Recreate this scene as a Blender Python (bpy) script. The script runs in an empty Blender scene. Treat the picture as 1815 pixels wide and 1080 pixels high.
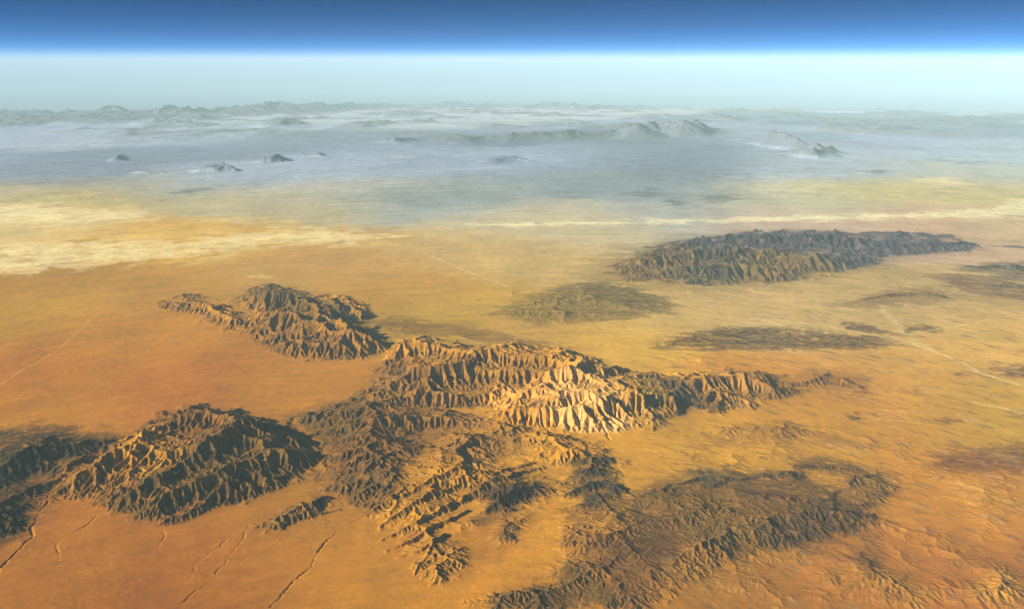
import bpy, math, time
import numpy as np
T0 = time.time()
# ------------------------------------------------------------------ camera, sky, sun, exposure
# 1 unit = 1 km.  The camera flies 8 km above a desert on a curved earth.
W0, H0P, F0, PY_EYE, CAM_H, EARTH = 1815.0, 1080.0, 1572.0, 107.0, 8.0, 6371.0
PITCH = math.atan((540.0 - PY_EYE) / F0)
SC = bpy.context.scene
COL = SC.collection
cam = bpy.data.cameras.new('camera'); camo = bpy.data.objects.new('camera', cam); COL.objects.link(camo)
cam.sensor_width = 36.0; cam.lens = 36.0 * F0 / W0
cam.clip_start = 0.05; cam.clip_end = 3000.0
camo.location = (0, 0, CAM_H); camo.rotation_euler = (math.pi / 2 - PITCH, 0, 0)
SC.camera = camo

SUN_EL, SUN_AZ = math.radians(25), math.radians(247)      # azimuth clockwise from +Y: left and a little behind
world = bpy.data.worlds.new('World'); SC.world = world; world.use_nodes = True
wn = world.node_tree; wn.nodes.clear()
sky = wn.nodes.new('ShaderNodeTexSky'); sky.sky_type = 'NISHITA'; sky.sun_disc = False
sky.sun_elevation = SUN_EL; sky.sun_rotation = SUN_AZ; sky.altitude = 9000
sky.air_density = 1.0; sky.dust_density = 0.6; sky.ozone_density = 2.5
hs = wn.nodes.new('ShaderNodeHueSaturation'); sxw = wn.nodes.new('ShaderNodeSeparateXYZ'); mrw = wn.nodes.new('ShaderNodeMapRange')       # paler towards the horizon
mrw.inputs[1].default_value = 0.0; mrw.inputs[2].default_value = 0.07; mrw.inputs[3].default_value = 1.0; mrw.inputs[4].default_value = 2.9; hs.inputs['Hue'].default_value = 0.492
bg = wn.nodes.new('ShaderNodeBackground'); bg.inputs['Strength'].default_value = 0.056
wo = wn.nodes.new('ShaderNodeOutputWorld')
tcw = wn.nodes.new('ShaderNodeTexCoord'); mpw = wn.nodes.new('ShaderNodeMapping'); mpw.inputs['Scale'].default_value = (1, 1, 6)
nzw = wn.nodes.new('ShaderNodeVectorMath'); nzw.operation = 'NORMALIZE'      # thin clear air: the sky darkens fast above the horizon
wn.links.new(tcw.outputs['Generated'], sxw.inputs[0]); wn.links.new(sxw.outputs['Z'], mrw.inputs[0]); wn.links.new(mrw.outputs[0], hs.inputs['Saturation'])
wn.links.new(tcw.outputs['Generated'], mpw.inputs[0]); wn.links.new(mpw.outputs[0], nzw.inputs[0]); wn.links.new(nzw.outputs[0], sky.inputs[0])
wn.links.new(sky.outputs[0], hs.inputs['Color']); gmw = wn.nodes.new('ShaderNodeGamma'); gmw.inputs[1].default_value = 1.15
wn.links.new(hs.outputs[0], gmw.inputs[0]); wn.links.new(gmw.outputs[0], bg.inputs[0]); wn.links.new(bg.outputs[0], wo.inputs[0])

sl = bpy.data.lights.new('sun', 'SUN'); sl.energy = 5.0; sl.angle = math.radians(0.5); sl.color = (1.0, 0.96, 0.92)
so = bpy.data.objects.new('sun', sl); COL.objects.link(so)
sd = (math.sin(SUN_AZ) * math.cos(SUN_EL), math.cos(SUN_AZ) * math.cos(SUN_EL), math.sin(SUN_EL))
so.rotation_euler = (math.pi / 2 - SUN_EL, 0, math.pi - SUN_AZ)
so.location = (-20, -10, 30)
SC.view_settings.view_transform = 'Standard'; SC.view_settings.look = 'None'
SC.view_settings.exposure = 1.2; SC.view_settings.gamma = 1.0
HAZE_DENSITY, HAZE_COLOR, HAZE_TOP = 0.0038, (0.67, 0.93, 0.85), 1.3

# ------------------------------------------------------------------ pixel -> place on the ground
cp, sp = math.cos(PITCH), math.sin(PITCH)
def at(px, py, z=0.0):
    """plan position (x, y) of the point of the curved ground (raised by z) seen at a photo pixel"""
    a = px - W0 / 2; b = -(py - 540.0)
    dx, dy, dz = a, F0 * cp + b * sp, b * cp - F0 * sp
    n = math.sqrt(dx * dx + dy * dy + dz * dz); dx, dy, dz = dx / n, dy / n, dz / n
    q = (dx * dx + dy * dy) / (2 * EARTH); c = CAM_H - z
    disc = dz * dz - 4 * q * c
    t = (-dz - math.sqrt(max(disc, 0.0))) / (2 * q)
    return t * dx, t * dy
def uv_of(px, py, z=0.0):
    x, y = at(px, py, z); return math.atan2(x, y), math.log(math.hypot(x, y))

# ------------------------------------------------------------------ noise
RNG = np.random.RandomState(7)
PERM = RNG.permutation(4096).astype(np.int64)
ang = RNG.rand(4096) * 2 * np.pi
GX, GY = np.cos(ang).astype(np.float32), np.sin(ang).astype(np.float32)
def perlin(x, y, seed=0):
    xi = np.floor(x); yi = np.floor(y)
    fx = (x - xi).astype(np.float32); fy = (y - yi).astype(np.float32)
    xi = xi.astype(np.int64); yi = yi.astype(np.int64)
    def g(i, j, ax, ay):
        k = PERM[(PERM[(i + seed * 131) & 4095] + j) & 4095]
        return GX[k] * ax + GY[k] * ay
    u = fx * fx * fx * (fx * (fx * 6 - 15) + 10); v = fy * fy * fy * (fy * (fy * 6 - 15) + 10)
    a = g(xi, yi, fx, fy); b = g(xi + 1, yi, fx - 1, fy)
    c = g(xi, yi + 1, fx, fy - 1); d = g(xi + 1, yi + 1, fx - 1, fy - 1)
    return ((a + (b - a) * u) * (1 - v) + (c + (d - c) * u) * v) * 1.5
def fbm(x, y, oct=4, seed=0, gain=0.5, lac=2.03):
    s = 0; a = 1.0; n = 0.0
    for o in range(oct):
        s = s + a * perlin(x, y, seed + o * 7); n += a; a *= gain; x = x * lac + 5.2; y = y * lac + 1.3
    return s / n
def ridged(x, y, oct=4, seed=0, gain=0.5):
    s = 0; a = 1.0; n = 0.0; w = 1.0
    for o in range(oct):
        r = (1 - np.abs(perlin(x, y, seed + o * 7))) ** 2
        s = s + a * r * w; w = np.clip(r * 1.3, 0, 1); n += a; a *= gain; x = x * 2.07 + 3.1; y = y * 2.07 + 9.7
    return s / n
def sstep(a, b, x):
    t = np.clip((x - a) / (b - a), 0, 1); return t * t * (3 - 2 * t)
def mix(a, b, t): return a + (b - a) * t

# ------------------------------------------------------------------ the grid: bearing x log distance (square cells everywhere)
DT = 0.0012
TH0, TH1 = math.radians(-38), math.radians(38)
L0, L1 = math.log(9.9), math.log(58.0)
NT = int((TH1 - TH0) / DT / 8) * 8; NL = int((L1 - L0) / DT / 8) * 8
def grid(step):
    th = TH0 + (np.arange(NT // step) + 0.5) * DT * step
    ll = L0 + (np.arange(NL // step) + 0.5) * DT * step
    return np.meshgrid(th, ll)

# features are laid down in (bearing, log distance), where distances keep the ground's proportions
def seg_field(U, V, pts, reach):
    """distance to a polyline and the height interpolated along it; pts: (u, v, h)"""
    us = [p[0] for p in pts]; vs = [p[1] for p in pts]
    best = np.full(U.shape, 9.0, np.float32); hh = np.zeros(U.shape, np.float32)
    m = (U > min(us) - reach) & (U < max(us) + reach) & (V > min(vs) - reach) & (V < max(vs) + reach)
    if not m.any(): return best, hh
    u = U[m]; v = V[m]; b = np.full(u.shape, 9.0); h = np.zeros(u.shape)
    for (a, c) in zip(pts[:-1], pts[1:]):
        ex, ey = c[0] - a[0], c[1] - a[1]; q = ex * ex + ey * ey + 1e-12
        t = np.clip(((u - a[0]) * ex + (v - a[1]) * ey) / q, 0, 1)
        d = np.hypot(u - a[0] - t * ex, v - a[1] - t * ey)
        k = d < b; b[k] = d[k]; h[k] = (a[2] + t * (c[2] - a[2]))[k]
    best[m] = b; hh[m] = h
    return best, hh
def poly_sd(U, V, pts, reach):
    """signed distance (negative inside) to a polygon"""
    out = np.full(U.shape, 9.0, np.float32)
    us = [p[0] for p in pts]; vs = [p[1] for p in pts]
    m = (U > min(us) - reach) & (U < max(us) + reach) & (V > min(vs) - reach) & (V < max(vs) + reach)
    if not m.any(): return out
    u = U[m]; v = V[m]; b = np.full(u.shape, 9.0); ins = np.zeros(u.shape, bool)
    for i in range(len(pts)):
        a = pts[i - 1]; c = pts[i]
        ex, ey = c[0] - a[0], c[1] - a[1]; q = ex * ex + ey * ey + 1e-12
        t = np.clip(((u - a[0]) * ex + (v - a[1]) * ey) / q, 0, 1)
        b = np.minimum(b, np.hypot(u - a[0] - t * ex, v - a[1] - t * ey))
        if a[1] != c[1]:
            cr = ((a[1] > v) != (c[1] > v)) & (u < (c[0] - a[0]) * (v - a[1]) / (c[1] - a[1]) + a[0]); ins ^= cr
    out[m] = np.where(ins, -b, b); return out
def U_(pts, z=0.0): return [uv_of(p[0], p[1], z) + ((p[2],) if len(p) > 2 else ()) for p in pts]
def Uc(pts): return [uv_of(p[0], p[1], p[2]) + (p[2],) for p in pts]     # crest points: seen at their own height

# name, crest polyline (photo x, photo y, height km), half width (fraction of distance)
CRESTS = [
 # dark massif in the left foreground: spurs running down to the left
 ([(92,884,0.08),(150,845,0.22),(205,812,0.28),(262,775,0.33),(300,745,0.48),(345,729,0.61),(405,738,0.48),(450,752,0.39),(500,775,0.27),(540,800,0.12)], .040),
 ([(205,905,0.09),(262,862,0.30),(330,822,0.41),(400,792,0.39),(450,770,0.35)], .030),
 ([(235,922,0.08),(300,885,0.28),(350,862,0.36),(430,830,0.34),(500,812,0.30),(556,812,0.14)], .028),
 ([(285,932,0.08),(330,902,0.27),(385,872,0.31),(440,862,0.28),(490,850,0.20)], .024),
 ([(470,950,0.03),(500,928,0.10),(545,914,0.12),(600,908,0.05)], .010),
 # upper left range: western ridge, main mass, peaks behind
 ([(278,536,.10),(310,531,.42),(345,524,.62),(372,538,.40),(400,556,.42),(412,556,.5),(437,566,.25)], .020),
 ([(428,522,.25),(470,509,.85),(510,519,.70),(538,518,.62),(558,534,.68),(600,556,.70),(618,560,.9),(640,580,.72),(668,598,.42),(690,612,.15)], .034),
 ([(450,560,.35),(500,560,.55),(545,572,.55),(590,590,.5),(640,600,.4)], .028),
 ([(470,600,.2),(520,615,.32),(580,612,.40),(640,620,.3),(668,618,.1)], .022),
 ([(588,540,.15),(604,526,.72),(622,533,.5),(640,537,.62),(656,552,.12)], .013),
 # middle range: back crest
 ([(668,652,.15),(700,615,.45),(742,598,.72),(790,606,.64),(830,617,.72),(880,616,.72),(912,624,.66),(955,622,.72),(1010,630,.66),(1035,642,.6),(1090,662,.25)], .030),
 ([(612,716,.12),(660,690,.34),(720,662,.5),(780,655,.62),(840,650,.6),(905,655,.6),(980,670,.45),(1050,680,.35)], .032),
 ([(700,712,.20),(750,694,.46),(810,690,.5),(870,690,.42)], .020),
 # middle range: bright front cliff and the spur with the deep shadow
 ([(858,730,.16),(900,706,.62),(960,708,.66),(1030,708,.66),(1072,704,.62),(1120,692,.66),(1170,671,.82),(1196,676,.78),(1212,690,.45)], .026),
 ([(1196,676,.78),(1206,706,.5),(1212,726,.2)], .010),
 ([(1212,690,.4),(1246,672,.46),(1290,658,.62),(1345,660,.60),(1375,668,.6),(1402,680,.3)], .022),
 ([(1262,684,.5),(1250,700,.38),(1255,722,.12)], .008),
 ([(1402,680,.16),(1460,672,.16),(1520,690,.06)], .022),
 # low badlands between the ranges
 ([(505,742,.05),(540,736,.26),(575,748,.12)], .012),
 ([(570,742,.10),(640,716,.22),(720,726,.2),(800,730,.12)], .018),
 ([(560,770,.12),(640,762,.16),(740,756,.15),(820,752,.1)], .02),
 # ribbed strike ridges, foreground centre
 ([(676,905,.05),(720,882,.15),(780,856,.17),(840,838,.12)], .0065),
 ([(672,938,.05),(730,900,.15),(790,872,.18),(860,846,.17),(945,820,.14)], .0075),
 ([(676,962,.05),(730,930,.16),(790,896,.19),(850,868,.19),(925,838,.15),(965,830,.08)], .0085),
 ([(684,980,.05),(730,956,.14),(780,925,.16),(830,900,.15)], .0065),
 ([(700,992,.04),(745,975,.12),(790,945,.12)], .006),
 ([(733,1020,.05),(752,985,.15),(770,955,.14)], .006),
 ([(640,860,.04),(700,815,.08),(780,795,.05)], .008),
 # dark hills
 ([(858,910,.08),(885,878,.30),(930,862,.28),(975,868,.14)], .016),
 ([(1000,880,.08),(1040,850,.30),(1075,836,.42),(1095,856,.26),(1108,872,.12)], .020),
 ([(1115,892,.08),(1160,864,.20),(1200,850,.22),(1250,842,.24),(1310,846,.22),(1400,838,.12)], .012),
 ([(1405,828,.08),(1440,818,.24),(1500,826,.20),(1530,840,.06)], .015),
 ([(1120,880,.08),(1180,868,.16),(1260,862,.14),(1340,852,.12),(1420,850,.06)], .009),
 # rolling dark hills
 ([(830,1075,.03),(900,1062,.08),(980,1050,.09),(1060,1020,.07)], .03),
 ([(1010,985,.04),(1090,960,.08),(1180,935,.09),(1280,915,.08)], .025),
 ([(1210,1000,.05),(1300,960,.11),(1400,955,.12),(1500,935,.11),(1560,935,.03)], .03),
 ([(1290,900,.05),(1360,890,.08),(1450,900,.06)], .025),
 ([(1480,870,.05),(1530,845,.16),(1580,870,.05)], .03),
 # dark low hills, far left foreground
 ([(-60,865,.20),(0,835,.30),(80,800,.30),(150,786,.26),(222,782,.12)], .035),
 ([(-60,930,.18),(20,880,.24),(90,850,.22),(150,812,.2)], .035),
 # right hand range
 ([(1120,470,.15),(1180,432,.55),(1240,424,.62),(1310,417,.78),(1345,424,.66),(1380,415,.80),(1410,418,.74),(1480,420,.66),(1510,418,.74),(1560,426,.6),(1606,420,.72),(1640,428,.5),(1690,423,.55),(1730,432,.15)], .030),
 ([(1130,480,.12),(1200,458,.42),(1260,450,.5),(1330,452,.55),(1380,440,.78),(1410,455,.6),(1470,462,.4),(1540,455,.35)], .030),
 ([(1110,498,.08),(1190,480,.30),(1260,480,.36),(1340,478,.4),(1400,482,.25)], .022),
 ([(1700,474,.08),(1760,468,.25),(1850,468,.3)], .016),
 ([(1730,432,.1),(1800,430,.3),(1880,438,.25)], .014),
 ([(1490,540,.05),(1570,522,.15),(1650,516,.2),(1690,535,.05)], .014),
]
# region outlines: (points, softness, uplift of the broken ground inside)
ROUGH = [
 ([(95,884),(150,838),(215,785),(270,742),(330,722),(400,728),(470,742),(510,752),(560,790),(575,820),(560,850),(515,880),(470,890),(430,905),(345,912),(295,942),(210,926),(150,905)], .012, .17),
 ([(268,538),(312,524),(352,522),(400,545),(440,560),(425,520),(470,504),(540,514),(580,525),(610,522),(660,545),(650,570),(690,600),(690,615),(655,640),(560,652),(490,632),(430,606),(370,580),(310,552)], .010, .17),
 ([(600,716),(650,680),(672,645),(700,612),(745,596),(830,612),(950,614),(1040,630),(1095,660),(1170,668),(1290,655),(1400,672),(1402,692),(1350,730),(1275,742),(1215,728),(1190,766),(1085,778),(1000,775),(935,752),(860,735),(760,730)], .010, .17),
 ([(500,740),(560,730),(620,705),(760,728),(880,740),(960,770),(900,800),(760,770),(740,800),(700,860),(620,885),(560,870),(575,800),(540,770)], .018, .152),
 ([(665,930),(700,880),(800,830),(950,815),(985,850),(960,890),(880,930),(800,1000),(740,1030),(690,980)], .010, .055),
 ([(740,800),(800,775),(980,780),(1080,790),(1110,830),(1080,850),(960,840),(800,830)], .01, .11),
 ([(985,885),(1040,840),(1075,825),(1110,870),(1180,850),(1420,820),(1520,815),(1600,850),(1620,900),(1560,945),(1450,985),(1300,1000),(1200,1060),(1100,1100),(820,1100),(840,1060),(950,1030),(1000,960)], .020, .055, True),
 ([(840,915),(880,870),(940,850),(985,865),(950,895),(890,930)], .008, .14),
 ([(-120,860),(0,800),(100,775),(225,778),(150,835),(92,885),(50,950),(-120,1040)], .014, .12),
 ([(1050,490),(1130,440),(1240,418),(1400,408),(1600,412),(1700,418),(1740,432),(1640,452),(1560,475),(1480,495),(1350,512),(1220,512),(1120,505)], .016, .17),
 ([(1690,475),(1760,462),(1900,462),(1900,500),(1780,500)], .01, .06),
 ([(1480,545),(1560,520),(1660,512),(1700,535),(1600,545)], .01, .05),
 ([(640,575),(700,570),(800,590),(900,605),(1000,620),(960,625),(840,618),(740,595),(690,600)], .01, .04),
 ([(1400,675),(1450,660),(1530,675),(1540,695),(1480,705),(1400,695)], .01, .05),
 ([(560,760),(700,770),(800,790),(760,830),(700,900),(640,925),(600,900),(560,860)], .012, .08, True),
 ([(730,1040),(780,985),(860,930),(940,900),(975,905),(930,960),(860,1010),(780,1050)], .010, .06),
 ([(440,945),(480,915),(560,885),(610,900),(560,925),(490,955)], .008, .08),
 ([(1160,622),(1240,590),(1440,588),(1590,612),(1400,626)], .012, .035),
 ([(1640,492),(1815,500),(1900,520),(1760,530)], .012, .05),
 ([(1645,830),(1720,800),(1900,785),(1900,850),(1690,842)], .01, .03),
 ([(1500,770),(1600,780),(1660,820),(1600,860),(1540,840)], .012, .04),
 ([(1560,850),(1700,880),(1680,930),(1580,930)], .014, .03),
 ([(1150,560),(1300,540),(1400,560),(1300,580)], .014, .02),
 ([(540,770),(900,760),(1100,790),(1120,880),(1000,900),(820,1000),(700,1010),(640,930),(560,880)], .02, .07),
 ([(1110,900),(1250,870),(1350,880),(1330,940),(1200,960),(1120,950)], .010, .07, True),
 ([(1150,960),(1300,950),(1340,990),(1240,1050),(1150,1100),(1050,1100),(1080,1010)], .012, .075, True),
 ([(1350,890),(1480,880),(1560,930),(1460,975),(1370,985)], .010, .085, True),
 ([(850,1060),(960,1040),(1040,1070),(1020,1120),(820,1120)], .01, .06),
 ([(980,950),(1060,900),(1100,920),(1070,980),(990,1010)], .01, .055),
 ([(1120,780),(1500,760),(1900,780),(1900,1130),(1050,1130),(1110,900)], .03, .028),
 ([(1200,660),(1500,700),(1900,680),(1900,800),(1500,800),(1200,770)], .02, .012),
 ([(495,745),(560,735),(640,760),(640,860),(600,890),(560,880),(585,820),(570,790),(530,765)], .012, .09, True),
 ([(980,770),(1090,785),(1105,830),(1070,845),(1000,840),(940,815)], .01, .06, True),
 # wrinkled sand, lower right and elsewhere: a few metres of relief
 ([(1450,990),(1620,930),(1900,900),(1900,1120),(1300,1120),(1350,1010)], .03, .05),
 ([(1180,760),(1400,740),(1500,770),(1460,800),(1250,800)], .02, .04),
 ([(1110,640),(1240,630),(1330,645),(1220,665),(1120,668)], .015, .03),
 ([(870,520),(960,505),(1080,505),(1190,540),(1180,570),(1000,580),(880,570)], .015, .06),
]

def warp(U, V, amp, seed):
    a = fbm(U * 55, V * 55, 4, seed) * amp; b = fbm(U * 55 + 31, V * 55 + 17, 4, seed + 40) * amp
    return U + a, V + b

def controls(U, V):
    """returns envelope height and uplift of the broken ground"""
    Uw, Vw = warp(U, V, .006, 3)
    env = np.zeros(U.shape, np.float32)
    for pts, w in CRESTS:
        d, h = seg_field(Uw, Vw, Uc(pts), w * 1.6)
        t = np.clip(1 - d / (w * .72), 0, 1)
        env = np.maximum(env, .85 * h * (0.30 * t + 0.70 * t ** 2.4))
    Uw, Vw = warp(U, V, .020, 9)
    X = np.exp(V) * np.sin(U); Y = np.exp(V) * np.cos(U); nz = fbm(X / 1.6, Y / 1.6, 4, 300)
    patchy = np.clip(.7 + 1.9 * nz, 0, 1.5); solid = np.clip(.9 + .9 * nz, .35, 1.4)
    rg = (.009 * patchy * sstep(4.0, 3.5, V)).astype(np.float32)
    for pts, soft, up, *fl in ROUGH:
        sd_ = poly_sd(Uw, Vw, U_(pts), soft * 2)
        rg = np.maximum(rg, up * sstep(soft * .5, -soft * 2.6, sd_) * (solid if up > .15 or fl else patchy))
    rr = ridged(X / 1.5, Y / 1.5, 3, 310); env = env * (.55 + .75 * rr); rg = rg * (.45 + .95 * rr)
    return env, rg

def plain_base(U, V, env, rg):
    R = np.exp(V); X = R * np.sin(U); Y = R * np.cos(U)
    b = 0.05 * fbm(X / 9, Y / 9, 3, 21) + 0.004 * fbm(X / .6, Y / .6, 5, 25) + 0.05
    return b.astype(np.float32)

def blur(a, n):
    for _ in range(n):
        a = (np.pad(a, ((1, 1), (0, 0)), 'edge')[:-2] + 2 * a + np.pad(a, ((1, 1), (0, 0)), 'edge')[2:]) / 4
        a = (np.pad(a, ((0, 0), (1, 1)), 'edge')[:, :-2] + 2 * a + np.pad(a, ((0, 0), (1, 1)), 'edge')[:, 2:]) / 4
    return a
def up2(a):
    a = np.repeat(np.repeat(a, 2, 0), 2, 1); return blur(a, 1)
def big_blur(a, k):
    """wide blur: reduce, blur, enlarge"""
    s = a[:a.shape[0] // k * k, :a.shape[1] // k * k].reshape(a.shape[0] // k, k, a.shape[1] // k, k).mean((1, 3))
    s = blur(s, 4)
    yy = (np.arange(a.shape[0]) + .5) / k - .5; xx = (np.arange(a.shape[1]) + .5) / k - .5
    y0 = np.clip(np.floor(yy).astype(int), 0, s.shape[0] - 2); x0 = np.clip(np.floor(xx).astype(int), 0, s.shape[1] - 2)
    fy = np.clip(yy - y0, 0, 1)[:, None]; fx = np.clip(xx - x0, 0, 1)[None]
    A = s[y0][:, x0]; B = s[y0][:, x0 + 1]; C_ = s[y0 + 1][:, x0]; D = s[y0 + 1][:, x0 + 1]
    return (A * (1 - fx) + B * fx) * (1 - fy) + (C_ * (1 - fx) + D * fx) * fy

OFF = [(-1, 0, 1.), (1, 0, 1.), (0, -1, 1.), (0, 1, 1.), (-1, -1, 1.4142), (-1, 1, 1.4142), (1, -1, 1.4142), (1, 1, 1.4142)]
def receivers(h, cell):
    ny, nx = h.shape; P = np.pad(h, 1, 'edge')
    best = np.zeros(h.shape, np.float32); rec = np.full(h.shape, -1, np.int64); low = np.full(h.shape, 1e9, np.float32)
    idx = np.arange(ny * nx).reshape(ny, nx)
    dist = np.ones(h.shape, np.float32)
    for dy, dx, L in OFF:
        nb = P[1 + dy:1 + dy + ny, 1 + dx:1 + dx + nx]
        s = (h - nb) / L; low = np.minimum(low, nb)
        k = s > best
        best = np.where(k, s, best); rec = np.where(k, idx + dy * nx + dx, rec); dist = np.where(k, L, dist)
    return rec.ravel(), best / cell, dist * cell, low
def area(rec, a):
    n = a.size; acc = a.ravel().astype(np.float64).copy(); ptr = np.where(rec < 0, n, rec)
    for _ in range(11):
        ok = ptr < n
        if not ok.any(): break
        acc += np.bincount(ptr[ok], acc[ok], minlength=n + 1)[:n]
        ptr = np.append(ptr, n)[ptr]
    return acc
def erode(h, U, V, env, rg, base, cell, iters, K=1.0, talus=0.9):
    up = 0.030 * (env * 1.5 + rg * 2.0)
    Km = np.exp(1.9 * fbm(np.exp(V) * np.sin(U) / 2.6, np.exp(V) * np.cos(U) / 2.6, 3, 350)); K = K * Km; up = up * Km ** .6
    fixed = (env < 0.012) & (rg < 0.004)
    A = None
    for it in range(iters):
        rec, slope, dist, low = receivers(h, cell)
        if it % 3 == 0 or A is None: A = area(rec, cell * cell + 0 * h).reshape(h.shape)
        pit = rec < 0
        r2 = np.where(pit, np.arange(h.size), rec)
        Fk = K * 0.17 * np.power(A, 0.45) / dist
        hr = h.ravel()[r2].reshape(h.shape)
        h = (h + up + Fk * hr) / (1 + Fk)
        p = pit.reshape(h.shape); h = np.where(p, np.maximum(h, low + 1e-4), h)
        # slopes steeper than rock can stand slide
        over = np.clip(slope - talus, 0, 9) * dist
        h = h - 0.35 * over
        if it % 4 == 0: h = mix(h, blur(h, 1), 0.07)
        h = np.where(fixed, mix(h, base, 0.25), np.where((rg < .018) & (env < .012), mix(h, base, .05), np.maximum(h, base * 0.6)))
    return h.astype(np.float32), A

h = None
for step, iters in ((8, 110), (4, 70), (2, 50), (1, 26)):
    U, V = grid(step); cell = (np.exp(V) * DT * step).astype(np.float32)
    env, rg = controls(U, V); base = plain_base(U, V, env, rg)
    big = big_blur(env + rg * .7, max(2, 32 // step)); base = base + 0.20 * big_blur(big, max(4, 64 // step)) + 0.10 * big
    if h is None: h = base + env * 0.5 + sstep(.01, .04, env + rg) * .25 * fbm(U * 60, V * 60, 4, 5)
    else:
        h = up2(h); R = np.exp(V)
        h = h + (env + rg > 0.02) * 0.10 * cell * RNG.randn(*h.shape)
    h, A = erode(h, U, V, env, rg, base, cell, iters)
    print('erode', step, h.shape, round(time.time() - T0, 1), float(h.max()))

# ------------------------------------------------------------------ colours of sand, rock and salt
def lin(c):
    c = np.asarray(c, np.float64) / 255.0
    return np.where(c <= 0.04045, c / 12.92, ((c + 0.055) / 1.055) ** 2.4)
GAIN = np.array([1.36, 1.32, 1.22]); HZ = np.array([0.52, 0.74, 0.84])
def alb(px, py, rgb, z=0.0):
    """the surface colour that would be seen as rgb through the air between it and the camera"""
    x, y = at(px, py, z); r = math.sqrt(x * x + y * y + CAM_H ** 2); T = math.exp(-HAZE_DENSITY * r)
    c = np.clip((lin(rgb) - (1 - T) * HZ * (1 + .25 * (px / 907.5 - 1))) / (T * GAIN), (.035, .026, .008), (.85, .8, .7))
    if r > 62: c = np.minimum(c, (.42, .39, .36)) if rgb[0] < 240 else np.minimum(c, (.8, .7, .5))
    c[1] = min(max(c[1], .31 * c[0]), 1.12 * c[0]); c[2] = min(max(c[2], .02 * c[0]), (1.05 if r < 62 else 1.35) * c[0]); return c  # far ground may stay bluer: some haze is put into its surface colour
SAND = [(950,600,206,162,98),(1150,560,204,172,114),(1050,640,216,168,94),(30,1000,170,113,16),(200,950,186,121,22),(350,1050,170,109,12),(500,1000,190,127,22),(650,1000,198,137,36),
 (900,1000,210,144,48),(1000,930,218,156,68),(50,650,190,127,42),(200,600,194,139,56),(300,700,184,121,30),(100,740,198,137,44),
 (500,690,192,135,44),(20,560,190,147,64),(200,520,196,150,92),(600,480,205,165,108),(800,560,192,158,92),(1100,620,224,178,92),
 (1250,800,216,162,76),(1150,820,216,156,68),(1400,780,206,152,70),(1600,700,210,151,92),(1700,900,212,148,50),(1500,1020,184,124,24),
 (1750,1020,180,120,24),(1350,1060,170,118,24),(1100,1060,190,130,36),(1350,560,210,177,122),(1600,560,200,171,120),(1750,620,226,179,110),(1750,720,200,160,82),
 (1650,660,214,167,102),(900,450,206,176,122),(700,520,198,154,94),(1000,410,206,190,150),(1400,400,206,181,156),(1700,395,210,181,154),(300,430,214,172,104),
 (60,500,180,140,80),(100,350,196,172,118),(500,360,192,182,146),(840,760,214,156,70),(700,800,190,136,60),(600,900,184,129,34),(1300,690,214,151,86),(1350,900,196,140,56),(1250,980,170,124,36)]
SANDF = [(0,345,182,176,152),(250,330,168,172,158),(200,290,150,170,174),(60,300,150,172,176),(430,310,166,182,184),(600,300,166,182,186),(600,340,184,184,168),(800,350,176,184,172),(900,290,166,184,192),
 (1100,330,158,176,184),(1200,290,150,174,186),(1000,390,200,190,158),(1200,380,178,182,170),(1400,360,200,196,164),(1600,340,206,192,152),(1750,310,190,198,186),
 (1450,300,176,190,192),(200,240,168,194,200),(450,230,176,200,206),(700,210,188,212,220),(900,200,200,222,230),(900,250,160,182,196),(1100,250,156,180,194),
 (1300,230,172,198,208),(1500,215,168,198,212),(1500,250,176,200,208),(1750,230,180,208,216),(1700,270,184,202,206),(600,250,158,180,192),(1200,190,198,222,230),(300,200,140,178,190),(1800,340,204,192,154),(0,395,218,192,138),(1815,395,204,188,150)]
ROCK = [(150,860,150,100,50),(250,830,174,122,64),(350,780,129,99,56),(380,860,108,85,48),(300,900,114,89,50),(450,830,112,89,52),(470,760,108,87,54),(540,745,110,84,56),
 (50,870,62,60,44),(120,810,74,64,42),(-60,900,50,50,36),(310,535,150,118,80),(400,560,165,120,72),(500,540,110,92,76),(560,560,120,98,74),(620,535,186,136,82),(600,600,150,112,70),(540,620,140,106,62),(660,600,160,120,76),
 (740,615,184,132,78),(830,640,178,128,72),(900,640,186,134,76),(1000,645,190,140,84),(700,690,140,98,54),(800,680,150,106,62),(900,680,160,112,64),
 (930,735,216,158,92),(1030,740,226,174,108),(1080,720,208,158,98),(1130,720,172,134,84),(1185,715,84,84,84),(1250,690,170,112,66),(1300,690,164,128,90),(1370,685,130,104,76),(1470,680,136,104,62),  # dark grey sample on the spur: its shadow face put into the rock colour
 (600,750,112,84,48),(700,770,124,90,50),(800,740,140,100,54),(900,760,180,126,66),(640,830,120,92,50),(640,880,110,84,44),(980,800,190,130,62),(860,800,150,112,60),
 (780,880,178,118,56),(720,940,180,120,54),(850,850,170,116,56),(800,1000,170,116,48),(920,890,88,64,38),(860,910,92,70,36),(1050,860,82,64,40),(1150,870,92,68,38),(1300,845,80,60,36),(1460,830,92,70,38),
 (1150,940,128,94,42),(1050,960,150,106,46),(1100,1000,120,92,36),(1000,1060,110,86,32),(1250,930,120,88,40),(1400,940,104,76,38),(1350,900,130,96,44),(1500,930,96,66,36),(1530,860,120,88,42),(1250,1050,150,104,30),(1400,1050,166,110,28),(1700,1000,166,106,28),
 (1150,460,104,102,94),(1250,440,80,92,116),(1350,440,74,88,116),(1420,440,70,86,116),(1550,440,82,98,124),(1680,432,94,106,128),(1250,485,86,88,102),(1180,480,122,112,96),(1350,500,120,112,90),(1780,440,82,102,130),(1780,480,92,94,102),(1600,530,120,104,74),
 (1000,540,130,118,86),(1300,780,150,110,58),(1200,650,214,160,84),(840,605,120,96,60)]
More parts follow.
